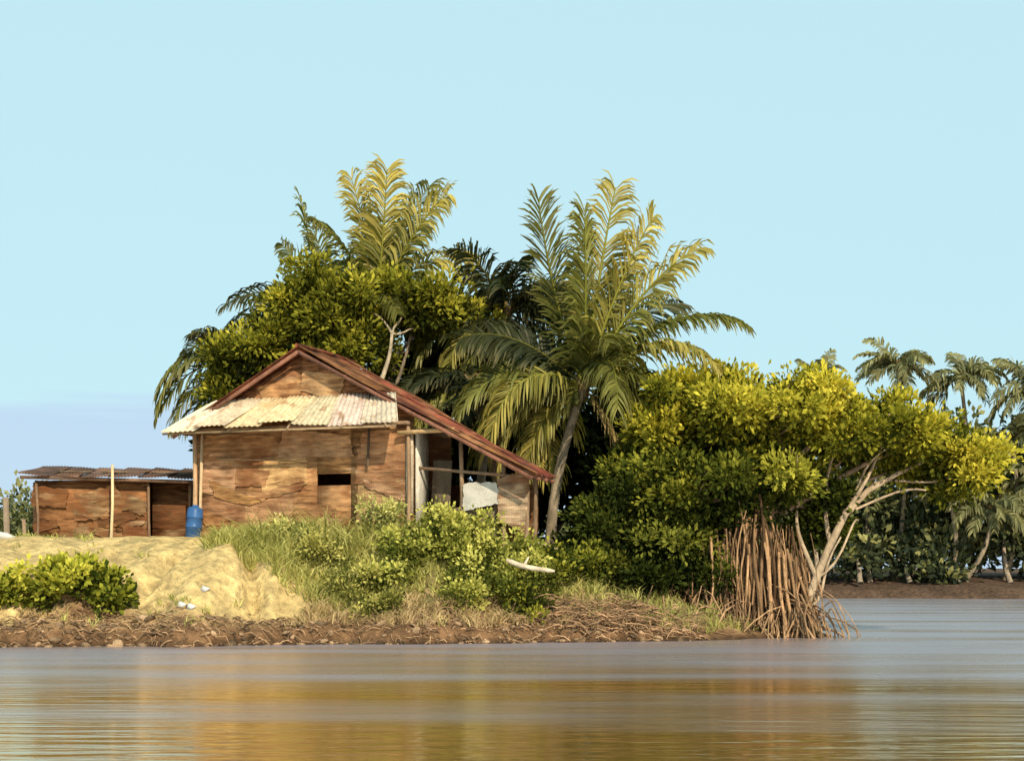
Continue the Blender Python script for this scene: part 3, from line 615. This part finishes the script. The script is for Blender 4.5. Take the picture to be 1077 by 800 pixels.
# ------------------------------------------------------------ shed
shed=empty('bamboo_shed',(-12.6,48,0),math.radians(2)); b=B(); z0=2.5
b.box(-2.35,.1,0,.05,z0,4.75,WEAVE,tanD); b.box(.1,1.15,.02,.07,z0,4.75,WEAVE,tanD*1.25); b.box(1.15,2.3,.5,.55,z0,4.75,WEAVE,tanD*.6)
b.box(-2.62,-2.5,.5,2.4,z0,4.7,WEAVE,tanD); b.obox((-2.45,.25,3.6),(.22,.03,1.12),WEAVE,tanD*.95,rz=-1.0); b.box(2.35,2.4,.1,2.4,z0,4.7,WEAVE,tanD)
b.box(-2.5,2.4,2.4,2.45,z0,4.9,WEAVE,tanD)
for i in range(16): b.rag((R.uniform(-2.0,1.0),-.03-.006*i,R.uniform(2.9,4.3)),R.uniform(.25,.7),R.uniform(.10,.4),WEAVE,[tan*.7,tanD,tanL*.6,tanD*.7][i%4]*R.uniform(.6,1.05),ry=R.normal()*.3)
for s in(-2.3,1.2,2.3): b.tube([(s,-.16,z0),(s+R.normal()*.08,-.14,3.6),(s+R.normal()*.08,-.13,4.75)],.045,WOOD,(.20,.12,.07),6)
b.build('walls',shed)
b=B()
xs=np.linspace(-2.85,2.75,7)
for i in range(6):
    a,c=xs[i]-.04,xs[i+1]+.04; z_=lambda x: 4.86-.03*x+.04*math.sin(x*1.1)
    b.sheet((a,-.45+R.normal()*.08,z_(a)+.008*(i%2)),(c,-.45+R.normal()*.08,z_(c)+.008*(i%2)),(c,2.7,z_(c)+.45),(a,2.7,z_(a)+.45),RUST,np.array([.12,.07,.05])*R.uniform(.8,1.3),.1,.02,wob=.03)
for x,y in [(-1.8,.6),(-.4,.4),(1.1,.7),(2.,.5)]: b.beam((x,y,z_(x)+.2),(x+R.uniform(.4,1.),y+.2,z_(x)+.2),.12,.05,WOOD,(.2,.14,.09))
b.beam((-2.8,-.3,4.84),(2.7,-.3,4.70),.06,.1,WOOD,(.2,.12,.08)); b.build('roof',shed)
b=B(); b.tube([(-12.45,47.2,2.5),(-12.4,47.25,4.0),(-12.42,47.3,5.2)],.045,WOOD,(.70,.52,.30),8); b.build('bamboo_pole')
b=B(); b.tube([(-15.45,46.6,2.5),(-15.5,46.6,4.15)],.09,WOOD,(.30,.22,.15),8); b.build('wooden_post')
b=B(); b.tube([(-15.0,46.9,2.5),(-15.05,46.9,3.5)],.06,WOOD,(.30,.2,.12),8); b.build('wooden_post')
b=B(); zz=H(-10.0,47.2)-.02; c0=(-9.85,47.0)
prof=[(.0,.21),(.04,.24),(.3,.25),(.32,.27),(.34,.25),(.6,.25),(.62,.27),(.64,.25),(.86,.24),(.92,.19),(.94,.10),(.99,.09),(1.0,.02)]
b.tube([(c0[0]+h*.08,c0[1],zz+h) for h,r in prof],[r for h,r in prof],PLAST,(.04,.12,.30),18); b.build('blue_barrel')
b=B(); z=H(-14.9,44.5); b.tube([(-15.2,44.6,z+.05),(-15,44.6,z+.1),(-14.8,44.6,z+.08),(-14.55,44.6,z+.04)],[.05,.13,.11,.05],PLAST,(.6,.58,.54),8); b.build('plastic_sack')

# ------------------------------------------------------------ light, sky, camera
el=math.radians(37); rot=math.radians(160)
sd=np.array([math.sin(rot)*math.cos(el),math.cos(rot)*math.cos(el),math.sin(el)])
sun=bpy.data.lights.new('sun','SUN'); sun.energy=5.0; sun.angle=math.radians(.5); sun.color=(1,.88,.67)
so=bpy.data.objects.new('sun',sun); scene.collection.objects.link(so); so.rotation_euler=mathutils.Vector(sd).to_track_quat('Z','Y').to_euler(); so.location=(20,-20,40)
wd=bpy.data.worlds.new('World'); scene.world=wd; wd.use_nodes=True; nt=wd.node_tree; nt.nodes.clear()
out=nt.nodes.new('ShaderNodeOutputWorld')
sky=nt.nodes.new('ShaderNodeTexSky'); sky.sky_type='NISHITA'; sky.sun_disc=False; sky.sun_elevation=el; sky.sun_rotation=rot
b1=nt.nodes.new('ShaderNodeBackground'); b1.inputs[1].default_value=.1; nt.links.new(sky.outputs[0],b1.inputs[0])
tc=nt.nodes.new('ShaderNodeTexCoord')
nz_=nt.nodes.new('ShaderNodeTexNoise'); nz_.inputs['Scale'].default_value=2.; nz_.inputs['Detail'].default_value=5
nt.links.new(mapped(nt,tc.outputs['Generated'],(1.2,1.2,20),(0,math.radians(5),0)),nz_.inputs[0])
sp=nt.nodes.new('ShaderNodeSeparateXYZ'); nt.links.new(tc.outputs['Generated'],sp.inputs[0])
ed=nt.nodes.new('ShaderNodeMath'); ed.operation='MULTIPLY_ADD'; ed.inputs[1].default_value=.14; nt.links.new(nz_.outputs[0],ed.inputs[0]); nt.links.new(sp.outputs['Z'],ed.inputs[2])
mr=nt.nodes.new('ShaderNodeMapRange'); mr.inputs['From Min'].default_value=.172; mr.inputs['From Max'].default_value=.148; nt.links.new(ed.outputs[0],mr.inputs[0])
cm=nt.nodes.new('ShaderNodeMix'); cm.data_type='RGBA'; cm.inputs['A'].default_value=(.59,.89,.965,1); cm.inputs['B'].default_value=(.55,.74,.93,1); nt.links.new(mr.outputs[0],cm.inputs['Factor'])
b2=nt.nodes.new('ShaderNodeBackground'); b2.inputs[1].default_value=1.0; nt.links.new(cm.outputs['Result'],b2.inputs[0])
ms=nt.nodes.new('ShaderNodeMixShader'); ms.inputs[0].default_value=.88; nt.links.new(b1.outputs[0],ms.inputs[1]); nt.links.new(b2.outputs[0],ms.inputs[2]); nt.links.new(ms.outputs[0],out.inputs[0])
cam=bpy.data.cameras.new('camera'); co=bpy.data.objects.new('camera',cam); scene.collection.objects.link(co)
co.location=(0,0,1.9); co.rotation_euler=(math.radians(90),0,0); cam.lens=53.5; cam.sensor_width=36; cam.shift_y=.186; cam.clip_end=4000; cam.clip_start=.1
scene.camera=co
scene.view_settings.view_transform='Standard'; scene.view_settings.look='None'; scene.view_settings.exposure=0
